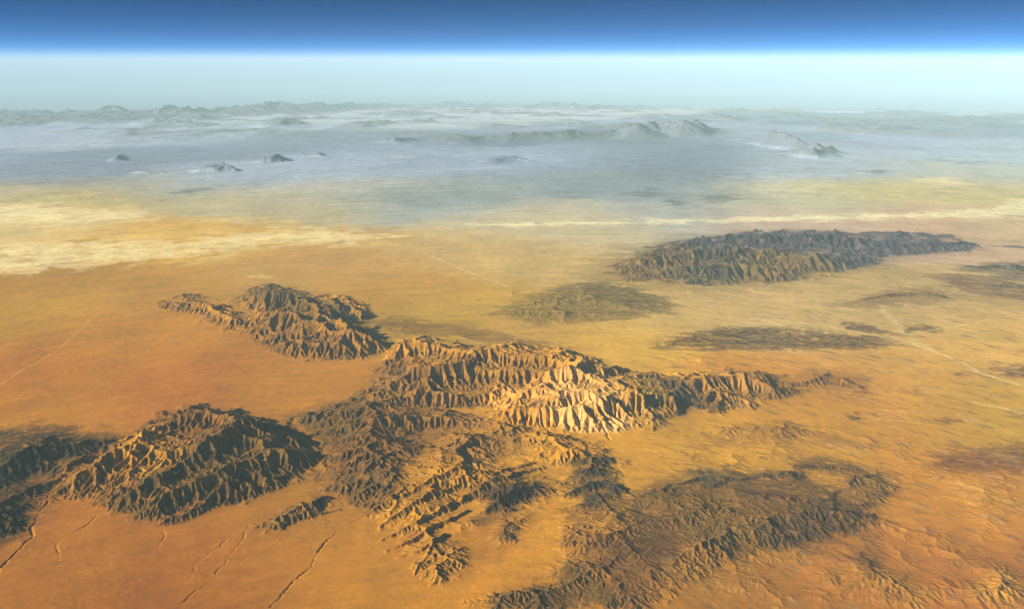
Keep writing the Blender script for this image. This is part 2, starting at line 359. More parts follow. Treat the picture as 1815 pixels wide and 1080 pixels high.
def rbf(U, V, samples, sig, step=6, pw=2):
    """smooth blend of colours given at places"""
    Us = U[::step, ::step]; Vs = V[::step, ::step]
    acc = np.zeros(Us.shape + (3,)); ws = np.zeros(Us.shape) + 1e-9
    for s in samples:
        u, v = uv_of(s[0], s[1]); c = alb(*s[:2], s[2:])
        if samples is ROCK: c[1] = max(c[1], (.435 if c[0] > .12 else .52) * c[0]); c[2] = min(c[2], (.8 if s[1] > 505 else 1.15) * c[1])
        d2 = (Us - u) ** 2 + ((Vs - v) * .8) ** 2; w = np.exp(-d2 / (2 * sig * sig)) + 1e-4 / (d2 / sig ** 2 + .5) ** 2
        acc += w[..., None] * c; ws += w
    acc /= ws[..., None]
    yy = np.minimum(np.arange(U.shape[0]) / step, Us.shape[0] - 1.001); xx = np.minimum(np.arange(U.shape[1]) / step, Us.shape[1] - 1.001)
    y0 = yy.astype(int); x0 = xx.astype(int); fy = (yy - y0)[:, None, None]; fx = (xx - x0)[None, :, None]
    y1 = np.minimum(y0 + 1, Us.shape[0] - 1); x1 = np.minimum(x0 + 1, Us.shape[1] - 1)
    return ((acc[y0][:, x0] * (1 - fx) + acc[y0][:, x1] * fx) * (1 - fy) + (acc[y1][:, x0] * (1 - fx) + acc[y1][:, x1] * fx) * fy)

# stains on the plain: (outline, softness, strength, colour seen)
PATCH = [
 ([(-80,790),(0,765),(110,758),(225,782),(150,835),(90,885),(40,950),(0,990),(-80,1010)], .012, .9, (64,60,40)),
 ([(870,560),(930,530),(1000,508),(1090,505),(1180,535),(1190,560),(1100,572),(960,580)], .012, .75, (118,108,82)),
 ([(980,520),(1060,500),(1150,520),(1200,545),(1120,550),(1040,530)], .01, .5, (110,104,86)),
 ([(1160,622),(1190,605),(1240,590),(1330,582),(1440,590),(1540,598),(1590,612),(1560,622),(1400,626),(1250,625)], .008, .85, (108,98,72)),
 ([(1480,576),(1530,576),(1572,588),(1560,595),(1500,588)], .004, .8, (112,100,72)),
 ([(1584,588),(1630,580),(1682,583),(1650,592),(1600,596)], .004, .8, (112,100,72)),
 ([(1640,492),(1700,485),(1815,505),(1900,520),(1900,545),(1760,530),(1670,512)], .008, .75, (130,106,80)),
 ([(1700,480),(1760,468),(1900,465),(1900,505),(1790,500)], .008, .8, (112,106,90)),
 ([(1478,545),(1530,530),(1600,512),(1690,520),(1690,540),(1560,548)], .008, .6, (132,108,76)),
 ([(1645,830),(1650,808),(1720,800),(1815,790),(1900,790),(1900,850),(1760,845),(1690,842)], .010, .8, (126,92,40)),
 ([(1748,665),(1790,652),(1900,645),(1900,680),(1790,675)], .006, .75, (112,88,54)),
 ([(1660,528),(1720,510),(1815,525),(1900,540),(1900,560),(1800,555)], .01, .3, (150,124,86)),
 ([(1680,600),(1760,590),(1815,600),(1815,610),(1750,612)], .01, .3, (160,150,100)),
 ([(1230,795),(1300,762),(1400,755),(1420,785),(1340,795)], .01, .55, (140,104,54)),
 ([(1400,770),(1480,775),(1560,800),(1480,795)], .008, .5, (140,100,54)),
 ([(1505,705),(1535,698),(1542,702),(1512,712)], .003, .8, (120,80,48)),
 ([(1600,700),(1625,692),(1630,705),(1605,706)], .003, .5, (130,100,60)),
 ([(1660,748),(1700,748),(1705,754),(1670,754)], .003, .7, (124,92,50)),
 ([(1780,742),(1830,736),(1830,748),(1790,746)], .004, .6, (124,92,50)),
 ([(1680,666),(1710,664),(1712,669),(1685,670)], .002, .7, (124,90,56)),
 ([(1120,815),(1090,800),(1100,790),(1125,800)], .003, .0, (100,60,30)),
 ([(820,800),(860,775),(930,770),(990,780),(940,810),(860,830),(800,835)], .008, .45, (112,90,42)),
 ([(700,770),(760,740),(860,745),(830,790),(740,810)], .01, .35, (100,80,46)),
 ([(560,790),(640,760),(720,770),(690,840),(640,880),(570,860)], .01, .4, (90,72,40)),
 ([(850,915),(885,872),(945,852),(985,868),(960,895),(900,925),(855,940),(830,930)], .006, .7, (76,60,34)),
 ([(1000,890),(1015,850),(1060,828),(1100,850),(1112,875),(1100,892),(1040,895)], .006, .7, (72,58,36)),
 ([(1112,892),(1160,862),(1250,838),(1340,842),(1420,838),(1425,850),(1300,868),(1180,885)], .006, .6, (84,64,36)),
 ([(1398,830),(1440,813),(1500,822),(1540,850),(1480,852),(1420,845)], .006, .7, (92,68,36)),
 ([(1000,910),(1100,895),(1290,860),(1420,860),(1560,930),(1500,950),(1430,985),(1340,960),(1180,960),(1090,1000),(1010,960)], .014, .95, (86,68,34)),
 ([(1110,960),(1250,930),(1350,960),(1330,1000),(1200,1040),(1080,1080),(860,1090),(950,1050),(1060,1010)], .012, .95, (92,76,32)),
 ([(1290,880),(1370,875),(1380,905),(1310,910)], .008, .4, (92,76,40)),
 ([(1520,840),(1590,845),(1600,885),(1560,900),(1510,870)], .008, .55, (112,86,42)),
 ([(480,740),(600,720),(760,735),(860,760),(760,800),(700,860),(620,890),(560,880),(575,810)], .02, .5, (104,82,48)),
 ([(780,985),(860,930),(960,895),(990,910),(930,970),(850,1020),(780,1040)], .012, .4, (128,92,44)),
 ([(1020,500),(1110,440),(1240,420),(1500,415),(1740,430),(1660,455),(1500,495),(1350,520),(1200,522),(1080,515)], .035, .5, (128,118,98)),
 ([(1506,741),(1520,739),(1532,747),(1518,750)], .0012, 1.0, (44,38,18)),
 ([(1106,818),(1112,817),(1119,830),(1113,832)], .0012, .9, (50,36,18)),
 ([(620,575),(700,565),(860,590),(1010,622),(940,622),(800,602),(720,600)], .008, .6, (112,92,60)),
 ([(640,640),(680,560),(760,570),(830,570),(880,590),(800,595),(700,600)], .012, .3, (130,104,66)),
 ([(1400,668),(1450,655),(1520,670),(1545,690),(1480,704),(1400,695)], .006, .4, (128,98,60)),
 ([(-60,470),(0,478),(200,462),(400,470),(520,440),(600,440),(700,470),(640,540),(300,520),(0,520)], .02, .25, (178,136,80)),
 ([(880,600),(1000,608),(1120,630),(1100,640),(1000,632),(900,618)], .01, .0, (110,90,60)),
]
PATCHF = [
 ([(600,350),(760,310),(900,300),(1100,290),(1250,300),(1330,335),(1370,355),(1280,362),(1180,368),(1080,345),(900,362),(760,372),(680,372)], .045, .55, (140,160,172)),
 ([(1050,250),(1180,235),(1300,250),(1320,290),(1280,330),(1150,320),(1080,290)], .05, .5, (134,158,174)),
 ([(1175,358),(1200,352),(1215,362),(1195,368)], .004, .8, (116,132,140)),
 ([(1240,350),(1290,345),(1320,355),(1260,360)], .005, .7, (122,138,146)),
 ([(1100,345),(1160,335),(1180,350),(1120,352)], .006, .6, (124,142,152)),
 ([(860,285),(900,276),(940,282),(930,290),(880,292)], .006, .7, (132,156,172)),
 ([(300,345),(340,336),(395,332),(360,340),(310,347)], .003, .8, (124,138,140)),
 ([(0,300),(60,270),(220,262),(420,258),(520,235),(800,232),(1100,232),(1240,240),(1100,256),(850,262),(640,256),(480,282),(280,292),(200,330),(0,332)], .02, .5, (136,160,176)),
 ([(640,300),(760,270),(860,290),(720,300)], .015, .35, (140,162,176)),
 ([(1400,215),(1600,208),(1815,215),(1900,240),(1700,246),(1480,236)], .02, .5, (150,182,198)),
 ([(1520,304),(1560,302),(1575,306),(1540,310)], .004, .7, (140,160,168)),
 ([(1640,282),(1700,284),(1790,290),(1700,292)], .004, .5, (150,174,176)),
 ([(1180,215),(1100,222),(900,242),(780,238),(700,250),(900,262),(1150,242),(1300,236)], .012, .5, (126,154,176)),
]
SALT = [
 ([(-80,375),(60,362),(170,372),(250,378),(255,388),(160,395),(40,400),(-80,410)], .012, .75, (248,230,170)),
 ([(-80,440),(60,432),(200,428),(330,430),(400,418),(520,408),(620,412),(690,420),(620,432),(500,436),(420,445),(330,458),(200,468),(60,485),(-80,490)], .012, .85, (248,226,162)),
 ([(330,395),(420,385),(520,392),(480,400)], .008, .5, (240,210,140)),
 ([(300,470),(420,452),(400,462),(340,474)], .006, .5, (236,206,138)),
 ([(430,492),(470,488),(500,492),(460,496)], .003, .8, (240,200,130)),
 ([(560,435),(700,428),(760,440),(700,448)], .01, .35, (240,212,146)),
 ([(-80,400),(150,400),(300,410),(500,402),(300,428),(0,432)], .015, .45, (240,208,134)),
]
SALTF = [
 ([(820,400),(1100,393),(1240,390),(1400,386),(1620,380),(1740,372),(1900,345),(1900,385),(1700,388),(1400,395),(1200,398),(900,404)], .007, .85, (252,240,184)),
 ([(1620,316),(1680,315),(1720,328),(1650,330)], .006, .6, (250,232,180)),
 ([(1300,325),(1400,315),(1450,330),(1360,350)], .02, .35, (240,230,190)),
 ([(0,262),(120,250),(260,240),(330,238),(200,262),(60,272)], .015, .4, (214,228,216)),
 ([(620,226),(800,214),(960,214),(700,228)], .01, .5, (224,238,240)),
 ([(0,340),(150,345),(200,360),(60,362)], .015, .3, (214,196,140)),
 ([(700,278),(730,277),(735,281),(705,282)], .002, .7, (235,240,235)),
]
GULLY = [
 ([(712,830),(706,862),(690,890),(655,915),(600,950),(562,985),(550,1015),(520,1040),(478,1085)], 1.30, 0.022),
 ([(445,930),(430,965),(410,990),(402,1004),(370,1040),(320,1078)], 0.98, 0.018),
 ([(415,955),(395,972),(370,990),(345,1015),(335,1040)], 0.78, 0.014),
 ([(205,903),(165,930),(140,950),(108,966),(100,980),(108,1005)], 0.98, 0.018),
 ([(92,886),(62,930),(57,960),(35,985),(10,1010),(-20,1045)], 1.43, 0.025),
 ([(285,932),(292,955),(283,978)], 1.30, 0.018),
 ([(1045,1008),(1035,1040),(1026,1090)], 0.91, 0.015),
 ([(925,935),(918,965),(912,975)], 0.78, 0.010),
 ([(1112,880),(1118,905),(1105,940),(1080,985),(1045,1010)], 0.98, 0.015),
 ([(1072,800),(1090,820),(1105,850),(1115,880)], 1.04, 0.015),
 ([(985,880),(1000,862),(960,840),(930,820)], 1.04, 0.015),
 ([(575,800),(578,830),(562,860)], 0.98, 0.013),
 ([(903,705),(925,730),(950,750),(985,778)], 0.91, 0.112),
 ([(1035,710),(1050,740),(1060,760),(1085,785)], 0.91, 0.112),
]
# washes, tracks and gullies: (points, half width px, strength, colour seen)
LINES = [
 ([(0,686),(40,660),(90,632),(115,616),(140,590),(172,560)], 1.6, .55, (226,176,108)),
 ([(1580,600),(1640,622),(1700,645),(1735,665),(1790,682),(1850,702)], 3.2, .8, (238,210,144)),
 ([(1330,568),(1400,572),(1470,582),(1540,596),(1600,610)], 2.4, .6, (232,204,144)),
 ([(1560,545),(1585,575),(1610,600),(1640,622)], 5, .6, (222,200,136)),
 ([(1610,596),(1680,585),(1750,572)], 2.0, .5, (232,212,150)),
 ([(750,450),(800,470),(850,492),(900,512)], 1.8, .6, (234,206,148)),
 ([(740,440),(820,462),(880,480),(930,498)], 1.4, .5, (230,202,144)),
 ([(1330,575),(1380,578),(1350,570)], 4, .5, (240,210,150)),
 ([(985,880),(1000,862),(960,840),(930,820)], 2.2, .5, (226,158,84)),
 ([(985,880),(975,905),(960,935),(920,980),(880,1030),(850,1075)], 8, .75, (214,148,66)),
 ([(1112,880),(1118,905),(1105,940),(1080,985),(1045,1010),(1030,1060),(1027,1090)], 3.0, .7, (214,154,80)),
 ([(1072,800),(1090,820),(1105,850),(1115,880)], 3.0, .6, (232,172,96)),
 ([(1340,930),(1345,960),(1355,985)], 3.5, .6, (196,138,66)),
 ([(1290,890),(1320,920),(1345,950)], 3, .5, (196,138,66)),
 ([(1505,915),(1512,890),(1506,870)], 1.5, .5, (214,160,86)),
 ([(560,800),(575,850),(600,880),(625,905)], 5, .65, (196,136,60)),
 ([(720,830),(700,870),(670,900),(640,940)], 7, .6, (206,136,56)),
 ([(1690,860),(1740,880),(1800,905),(1860,930)], 6, .55, (250,196,110)),
 ([(1665,885),(1700,892),(1735,905)], 2, .5, (250,196,110)),
 ([(1730,720),(1780,730),(1840,742)], 4, .6, (246,210,140)),
 ([(1540,745),(1600,752),(1650,758)], 2.2, .5, (240,196,112)),
 ([(0,612),(60,618),(115,630),(240,635)], 1.5, .35, (220,160,90)),
 ([(60,678),(180,685),(320,695)], 1.5, .35, (214,150,76)),
 ([(620,905),(655,905),(700,880)], 1.5, .3, (120,70,30)),
 ([(1745,820),(1780,835),(1796,850)], .8, .4, (168,120,60)),
]

def flow_noise(X, Y, ca, sa, sx, sy, seed, oct=4):
    p = X * ca + Y * sa; q = -X * sa + Y * ca
    return fbm(p / sx, q / sy, oct, seed)

def paint(U, V, sand, patches, salts, lines):
    R = np.exp(V); X = R * np.sin(U); Y = R * np.cos(U)
    Uw, Vw = warp(U, V, .011, 60)
    n1 = fbm(U * 150, V * 150, 5, 70); n2 = flow_noise(U, V, 1, 0, .05, .014, 80, 5)
    soften = n1 * .5 + n2 * .8; n0 = fbm(U * 40, V * 40, 5, 75)
    c = sand
    for pts, soft, st, rgb in patches:
        if st <= 0: continue
        cx = sum(p[0] for p in pts) / len(pts); cy = sum(p[1] for p in pts) / len(pts)
        d = poly_sd(Uw, Vw, U_(pts), soft * 3)
        t = sstep(soft, -soft, d + soften * (soft * 1.5 + .008) * 1.8) * st * np.clip(.95 + n1 * .9 + n2 * .9, 0.05, 1.25)
        t = np.clip(t, 0, 1) * (d < 5)
        c = mix(c, alb(cx, cy, rgb), t[..., None])
    # scattered outcrops and blown streaks over the open country on the right and in front
    a0 = uv_of(1450, 700); a1 = uv_of(1700, 775); L = math.hypot(a1[0] - a0[0], a1[1] - a0[1]); ca, sa = (a1[0] - a0[0]) / L, (a1[1] - a0[1]) / L
    area_r = sstep(.05, -.08, poly_sd(Uw, Vw, U_([(1080,640),(1300,560),(1500,500),(1900,450),(1900,1200),(700,1200),(1000,980),(1130,800)]), .4))
    fl = flow_noise(U, V, ca, sa, .03, .007, 500, 5); fl2 = flow_noise(U, V, ca, sa, .07, .018, 510, 5)
    c = mix(c, np.array([.10, .075, .04]), (sstep(.16, .42, fl + .25 * n1) * .6 * area_r)[..., None])
    c = mix(c, np.array([.66, .5, .27]), (sstep(.10, .7, fl2 + .5 * n1) * .12 * area_r)[..., None])
    spots = sstep(.30, .5, fbm(U * 70, V * 70, 5, 520))
    c = mix(c, np.array([.12, .085, .045]), (spots * .35)[..., None])
    streak = flow_noise(U, V, .995, .1, .09, .014, 90, 5)
    for pts, soft, st, rgb in salts:
        cx = sum(p[0] for p in pts) / len(pts); cy = sum(p[1] for p in pts) / len(pts)
        d = poly_sd(Uw, Vw, U_(pts), soft * 3)
        t = sstep(soft * 1.5, -soft * 1.5, d + (n1 * .7 + n2 * .8) * soft * 2.4 + n0 * soft * 6) * st * np.clip(.8 + n1 * .35 + n0 * 1.1, 0.05, 1.05) * (d < 5)
        c = mix(c, alb(cx, cy, rgb), np.clip(t, 0, 1)[..., None])
    Uw, Vw = warp(U, V, .0045, 64)
    for pts, w, st, rgb in lines:
        hw = w / F0
        d, _ = seg_field(Uw, Vw, [p + (0,) for p in U_(pts)], hw * 6)
        t = np.exp(-(d / (hw * 1.2)) ** 2) * st * np.clip(.8 + n1 * 1.2, 0, 1)
        mp = pts[len(pts) // 2]
        c = mix(c, alb(mp[0], mp[1], rgb), t[..., None])
    v = 1 + .14 * n1 + .17 * streak + .08 * n2 + .22 * fbm(X * .22 + U * 9, Y * .22, 5, 33) + .12 * fbm(X * .9, Y * .9, 4, 34)
    return c * v[..., None]

R = np.exp(V); X = R * np.sin(U); Y = R * np.cos(U)
cell = R * DT
Uw, Vw = warp(U, V, .0045, 61); Uw = Uw + .0016 * fbm(U * 500, V * 500, 2, 62)
rk = sstep(.018, .07, env + rg)
rk2 = rk * np.clip(.6 + 1.5 * fbm(U * 45, V * 45, 3, 370), 0, 1.3)
h = h + rk2 * (.7 * (h - blur(h, 2)) + .8 * (h - blur(h, 7)) * .5)                       # crisper crests and gully floors
h = h + rk2 * cell * .3 * (ridged(U * 260, V * 260, 3, 360) - .5)
cut = np.zeros(h.shape)
for pts, w, dep in GULLY:
    d, _ = seg_field(Uw, Vw, [p + (0,) for p in U_(pts)], .02)
    cut = np.maximum(cut, dep * np.clip(.7 + 1.4 * fbm(X * 1.5, Y * 1.5, 2, 63), 0, 1.3) * np.exp(-(d * F0 / w) ** 2))
h = (h - cut).astype(np.float32)
sand = rbf(*warp(U, V, .05, 400), SAND + SANDF, .05)
LINES = LINES + [(pts, 2.6, .25, (222, 160, 84)) for pts, w, dep in GULLY[:9]]
plain = paint(U, V, sand, PATCH + PATCHF, SALT + SALTF, LINES)
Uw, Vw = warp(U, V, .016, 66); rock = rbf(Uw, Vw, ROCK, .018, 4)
# rock tone breaks up along beds and in blotches
bed = fbm(U * 90 + V * 60, V * 120 - U * 40, 5, 110); blot = fbm(X * 1.1, Y * 1.1, 5, 120)
rock = rock * (1 + .45 * bed + .5 * blot)[..., None]
dust = sstep(.05, .45, fbm(X * 2.3 + 7, Y * 2.3, 5, 130) + .25 * bed)
rock = mix(rock, sand * .62, (dust * .55 * sstep(3.85, 3.5, V))[..., None])
gy, gx = np.gradient(h); slope = np.hypot(gx, gy) / cell
wet = blur(np.log10(A / (cell * cell) + 1), 1)
msk = np.clip(sstep(.01, .09, env) + sstep(.016, .05, rg) * .9, 0, 1)
rocky = np.clip(msk * (.10 + 1.0 * sstep(.12, .40, slope + .14 * bed)), 0, 1)
rocky = rocky * (1 - .75 * sstep(1.9, 3.2, wet) * sstep(.25, .08, slope))
foot = big_blur(rocky, 8) * (1 - .5 * sstep(1.0, 2.4, wet)) * np.clip(.8 + .8 * blot, 0, 1)
plain = mix(plain, rock * .7 + sand * .3, np.clip(foot * 1.1, 0, .7)[..., None])
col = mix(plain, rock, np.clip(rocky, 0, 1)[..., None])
col = col * (1 + .32 * (sstep(.8, 2.8, blur(wet, 1)) - .25) * (1 - msk))[..., None]      # braided washes on the plain
print('painted', round(time.time() - T0, 1))

# ------------------------------------------------------------------ the far country, 80 km to the horizon
def row_r():
    rs = [math.exp(L0 + (NL - .5) * DT)]
    while rs[-1] < 350: rs.append(rs[-1] + min(0.5, max(.13, .75 / (F0 * CAM_H / rs[-1] ** 2 + 1e-3))))
    return np.array(rs)
RF = row_r(); thf = TH0 + (np.arange(NT) + 0.5) * DT
UF, VF = np.meshgrid(thf, np.log(RF)); XF = np.exp(VF) * np.sin(UF); YF = np.exp(VF) * np.cos(UF)
FAR = [  # crest (x, y, km), half width (fraction of distance), roughness
 ([(-60,199,1.2),(0,197,1.3),(60,198,1.2),(120,197,1.3),(190,195,1.4),(230,199,1.1),(280,196,1.2),(300,190,1.9),(325,191,1.8),(350,194,1.4),(400,192,1.4),(430,188,1.8),(470,185,2.0),(500,189,1.3),(530,185,1.7),(560,183,1.9),(590,187,1.3),(640,185,1.3),(700,184,1.0),(760,182,.8)], .07),
 ([(760,181,.8),(800,176,1.5),(830,176,1.3),(870,179,.7),(960,174,1.2),(1020,170,1.5),(1080,172,1.0),(1130,178,.4)], .05),
 ([(1080,232,.3),(1110,220,1.3),(1128,216,1.9),(1150,219,1.5),(1165,225,.8),(1190,218,1.6),(1215,216,1.8),(1238,221,1.0),(1262,228,.3)], .035),
 ([(1355,250,.3),(1368,234,1.4),(1385,236,1.5),(1405,245,1.1),(1430,254,.8),(1455,258,.9),(1478,264,.5),(1490,270,.1)], .022),
 ([(1370,268,.3),(1400,262,.6),(1440,264,.8),(1470,266,.6)], .016),
 ([(780,242,.3),(805,236,1.0),(825,235,1.1),(850,240,.7),(900,240,.7),(960,237,.8),(1020,232,.9),(1080,231,.8),(1110,230,.6)], .03),
 ([(340,302,.1),(355,297,.4),(385,294,.5),(412,295,.4),(418,299,.1)], .009),
 ([(330,296,.1),(360,292,.25),(395,290,.2)], .006),
 ([(238,305,.1),(262,301,.35),(285,301,.3)], .007),
 ([(443,288,.1),(465,280,.45),(492,275,.6),(503,276,.3)], .010),
 ([(510,277,.1),(535,270,.4),(560,268,.5),(566,270,.2)], .010),
 ([(475,218,.3),(500,212,1.0),(545,217,.2)], .03),
 ([(670,250,.2),(700,246,.5),(725,245,.3)], .014),
 ([(190,283,.1),(207,276,.5),(215,274,.3)], .01),
 ([(0,205,.7),(60,212,.6),(120,209,.6),(200,214,.5),(300,212,.4)], .06),
 ([(1640,212,.4),(1700,206,.8),(1800,208,.7),(1900,204,.9)], .05),
 ([(1165,362,.1),(1195,356,.3),(1220,362,.1)], .012),
 ([(1230,352,.1),(1280,344,.35),(1330,350,.1)], .016),
 ([(850,290,.1),(880,280,.35),(915,278,.35),(940,286,.1)], .014),
 ([(1520,306,.1),(1545,302,.3),(1570,304,.1)], .01),
]
Uw, Vw = warp(UF, VF, .004, 200)
envf = np.zeros(UF.shape, np.float32)
for pts, w in FAR:
    d, hh = seg_field(Uw, Vw, Uc(pts), w * 1.5)
    t = np.clip(1 - d / w, 0, 1); envf = np.maximum(envf, hh * (.5 * t + .5 * t ** 2))
rd = ridged(XF / 7, YF / 7, 6, 210); rd2 = ridged(XF / 2.2, YF / 2.2, 4, 220)
low = np.clip(fbm(XF / 15, YF / 20, 5, 230) + .01, 0, 1)
hf = envf * (.25 + 1.15 * rd + .25 * rd2) + low * ridged(XF / 8, YF / 8, 6, 240) * 2.6 * sstep(90, 150, np.exp(VF)) + .03 * fbm(XF / 5, YF / 5, 4, 250) + .06
bl = np.clip((np.arange(len(RF)) / 25.0), 0, 1)[:, None]
hf = mix(np.broadcast_to(h[-1][None], hf.shape), hf, bl).astype(np.float32)
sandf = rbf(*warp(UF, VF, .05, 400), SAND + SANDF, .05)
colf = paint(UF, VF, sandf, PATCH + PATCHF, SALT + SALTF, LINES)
dk = sstep(.0, .35, fbm(XF / 15 + 3, YF / 22, 6, 270) + .3 * fbm(XF / 4, YF / 5, 4, 280)) * sstep(70, 130, np.exp(VF))
lt = sstep(.12, .4, fbm(XF / 22 + 9, YF / 16, 6, 290)) * sstep(70, 130, np.exp(VF))
colf = mix(colf, colf * .45, (dk * .7)[..., None]); colf = mix(colf, np.array([.40, .36, .29]), (lt * .3)[..., None])
rockf = np.array([.10, .10, .10])
colf = mix(colf, rockf * (1 + .5 * fbm(XF / 3, YF / 3, 4, 260))[..., None], (sstep(.06, .4, envf) * .85)[..., None])
colf = mix(colf, np.array([.12, .115, .10]), (sstep(.02, .2, low) * .75 * sstep(90, 150, np.exp(VF)))[..., None])
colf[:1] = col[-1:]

# one sheet of ground: near rows then far rows
HH = np.vstack([h, hf[1:]]); UU = np.vstack([U, UF[1:]]); VV = np.vstack([V, VF[1:]])
CC = np.concatenate([col, colf[1:]]); EN = np.vstack([env + rg * .5, envf[1:]])
RR = np.exp(VV)
# fine roughness below the erosion grid, only on broken ground
XX = RR * np.sin(UU); YY = RR * np.cos(UU)
ZZ = HH - RR ** 2 / (2 * EARTH)
CC = np.clip(CC, .012, .9).astype(np.float32)
NY, NX = ZZ.shape
print('far', NY, NX, round(time.time() - T0, 1))

# ------------------------------------------------------------------ materials
def ground_material(name, rough, fine, bump):
    m = bpy.data.materials.new(name); m.use_nodes = True; nt = m.node_tree; N = nt.nodes; L = nt.links
    b = N['Principled BSDF']; b.inputs['Roughness'].default_value = rough; b.inputs['Specular IOR Level'].default_value = 0.0
    at_ = N.new('ShaderNodeAttribute'); at_.attribute_name = 'tint'
    tc = N.new('ShaderNodeTexCoord')
    n1 = N.new('ShaderNodeTexNoise'); n1.inputs['Scale'].default_value = fine; n1.inputs['Detail'].default_value = 6; n1.inputs['Roughness'].default_value = .65
    L.new(tc.outputs['Object'], n1.inputs['Vector'])
    mr = N.new('ShaderNodeMapRange'); mr.inputs[1].default_value = .3; mr.inputs[2].default_value = .7; mr.inputs[3].default_value = .88; mr.inputs[4].default_value = 1.12
    L.new(n1.outputs[0], mr.inputs[0])
    mx = N.new('ShaderNodeMix'); mx.data_type = 'RGBA'; mx.blend_type = 'MULTIPLY'; mx.inputs[0].default_value = 1
    L.new(at_.outputs['Color'], mx.inputs[6]); L.new(mr.outputs[0], mx.inputs[7]); L.new(mx.outputs[2], b.inputs['Base Color'])
    bp = N.new('ShaderNodeBump'); bp.inputs['Strength'].default_value = 1; bp.inputs['Distance'].default_value = bump
    L.new(n1.outputs[0], bp.inputs['Height']); L.new(bp.outputs[0], b.inputs['Normal'])
    return m
MAT = {'sand': ground_material('windblown_sand', .95, 4, .005), 'rock': ground_material('bare_rock', .9, 9, .06),
       'salt': ground_material('salt_crust', .8, 5, .008), 'far': ground_material('distant_ground', .95, .8, .10)}

# ------------------------------------------------------------------ split the sheet into the plain, the salt flat and each range
co = np.stack([XX, YY, ZZ], -1).reshape(-1, 3).astype(np.float32)
ids = np.arange(NY * NX).reshape(NY, NX)
quads = np.stack([ids[:-1, :-1], ids[:-1, 1:], ids[1:, 1:], ids[1:, :-1]], -1).reshape(-1, 4)
gv = np.stack([XX, YY, ZZ], -1)
du = np.gradient(gv, axis=1); dv = np.gradient(gv, axis=0)
nrm = np.cross(du, dv); nrm /= np.linalg.norm(nrm, axis=-1, keepdims=True) + 1e-12
nrm = (nrm * np.sign(nrm[..., 2:3])).reshape(-1, 3).astype(np.float32)
REG = [  # name, label, outline, material
 ('mountain_range', 'dark jagged massif rising from the orange sand in the left foreground', [0], 'rock'),
 ('mountain_range', 'isolated brown range with a dark summit ridge beyond the empty orange plain', [1], 'rock'),
 ('mountain_range', 'long ridged central range ending in a pale sunlit cliff above the sand', [2], 'rock'),
 ('badlands', 'low brown broken ground between the dark massif and the pale cliff', [3], 'rock'),
 ('ribbed_hills', 'parallel ribbed orange ridges below the pale cliff', [4], 'rock'),
 ('foothills', 'small tan foothills between the pale cliff and the ribbed ridges', [5], 'rock'),
 ('rolling_hills', 'low olive brown hills with sandy valleys in the lower right', [6], 'rock'),
 ('hill', 'small dark hill between the ribbed ridges and the sandy wash', [7], 'rock'),
 ('dark_hills', 'low blackish hills at the left edge beside the dark massif', [8], 'rock'),
 ('mountain_range', 'long grey rugged range standing on the pale plain to the right', [9], 'rock'),
 ('hills', 'low dark hills beyond the right end of the grey range', [10], 'rock'),
 ('hills', 'low brown hills in front of the grey range', [11], 'rock'),
 ('foothills', 'thin dark foothills behind the crest of the central range', [12], 'rock'),
 ('foothills', 'reddish low hills trailing off the right end of the central range', [13], 'rock'),
]
fid = np.full((NY - 1, NX - 1), -1, np.int16)
nearU = U[:-1, :-1]; nearV = V[:-1, :-1]
EM = EN[:NL - 1, :NX - 1]
best = np.full(nearU.shape, 9.0)
Uq, Vq = warp(nearU, nearV, .010, 9)
for k, (nm, lb, pl, mt) in enumerate(REG):
    for p in pl:
        d = poly_sd(Uq, Vq, U_(ROUGH[p][0]), .05)
        use = (d < best) & (d < .012) & (EM > .02)
        fid[:NL - 1][use] = k; best[use] = d[use]
# the salt flat
ds = poly_sd(*warp(nearU, nearV, .011, 60), U_(SALT[1][0]), .05)
fid[:NL - 1][(ds < 0) & (fid[:NL - 1] < 0)] = 50
# far ranges
best = np.full(UF[:-1, :-1].shape, .02); FL = {}
for k, (pts, w) in enumerate(FAR):
    d, _ = seg_field(UF[:-1, :-1], VF[:-1, :-1], Uc(pts), w * 1.2)
    use = (d < w * .85) & (d / w < best + .9) & (envf[:-1, :-1] > .05)
    sub = fid[NL - 1:]; sub[use] = 100 + k
fid[NL - 1:][(fid[NL - 1:] < 0)] = 99
FLAB = {0: 'blue silhouetted range along the left horizon', 1: 'faint low range on the middle of the horizon', 2: 'twin peaked hazy mountain standing clear of the far plain',
 3: 'pale ribbed mountain fading in haze right of the twin peaks', 4: 'dark rocky foot below the pale ribbed hazy mountain', 5: 'long low blue ridge running left from the twin peaked mountain',
 6: 'small dark hill, the widest of those on the blue far left plain', 7: 'thin low rise just behind the widest small dark hill', 8: 'small dark hill leftmost on the blue far plain',
 9: 'small slanting dark hill right of the widest small hill', 10: 'small twin knobbed dark hill beside the slanting one', 11: 'faint lone peak below the left horizon range', 12: 'small low knoll left of the long blue ridge',
 13: 'tiny dark knoll on the hazy left plain', 14: 'faint foothills in front of the left horizon range', 15: 'faint low range near the right horizon', 16: 'small dark knoll at the lower edge of the blue hills',
 17: 'low dark hill right of the small dark knoll among the blue hills', 18: 'oval dark mound in the middle of the hazy plain', 19: 'flat oval dark mound on the pale plain at the right'}
fid = fid.ravel()
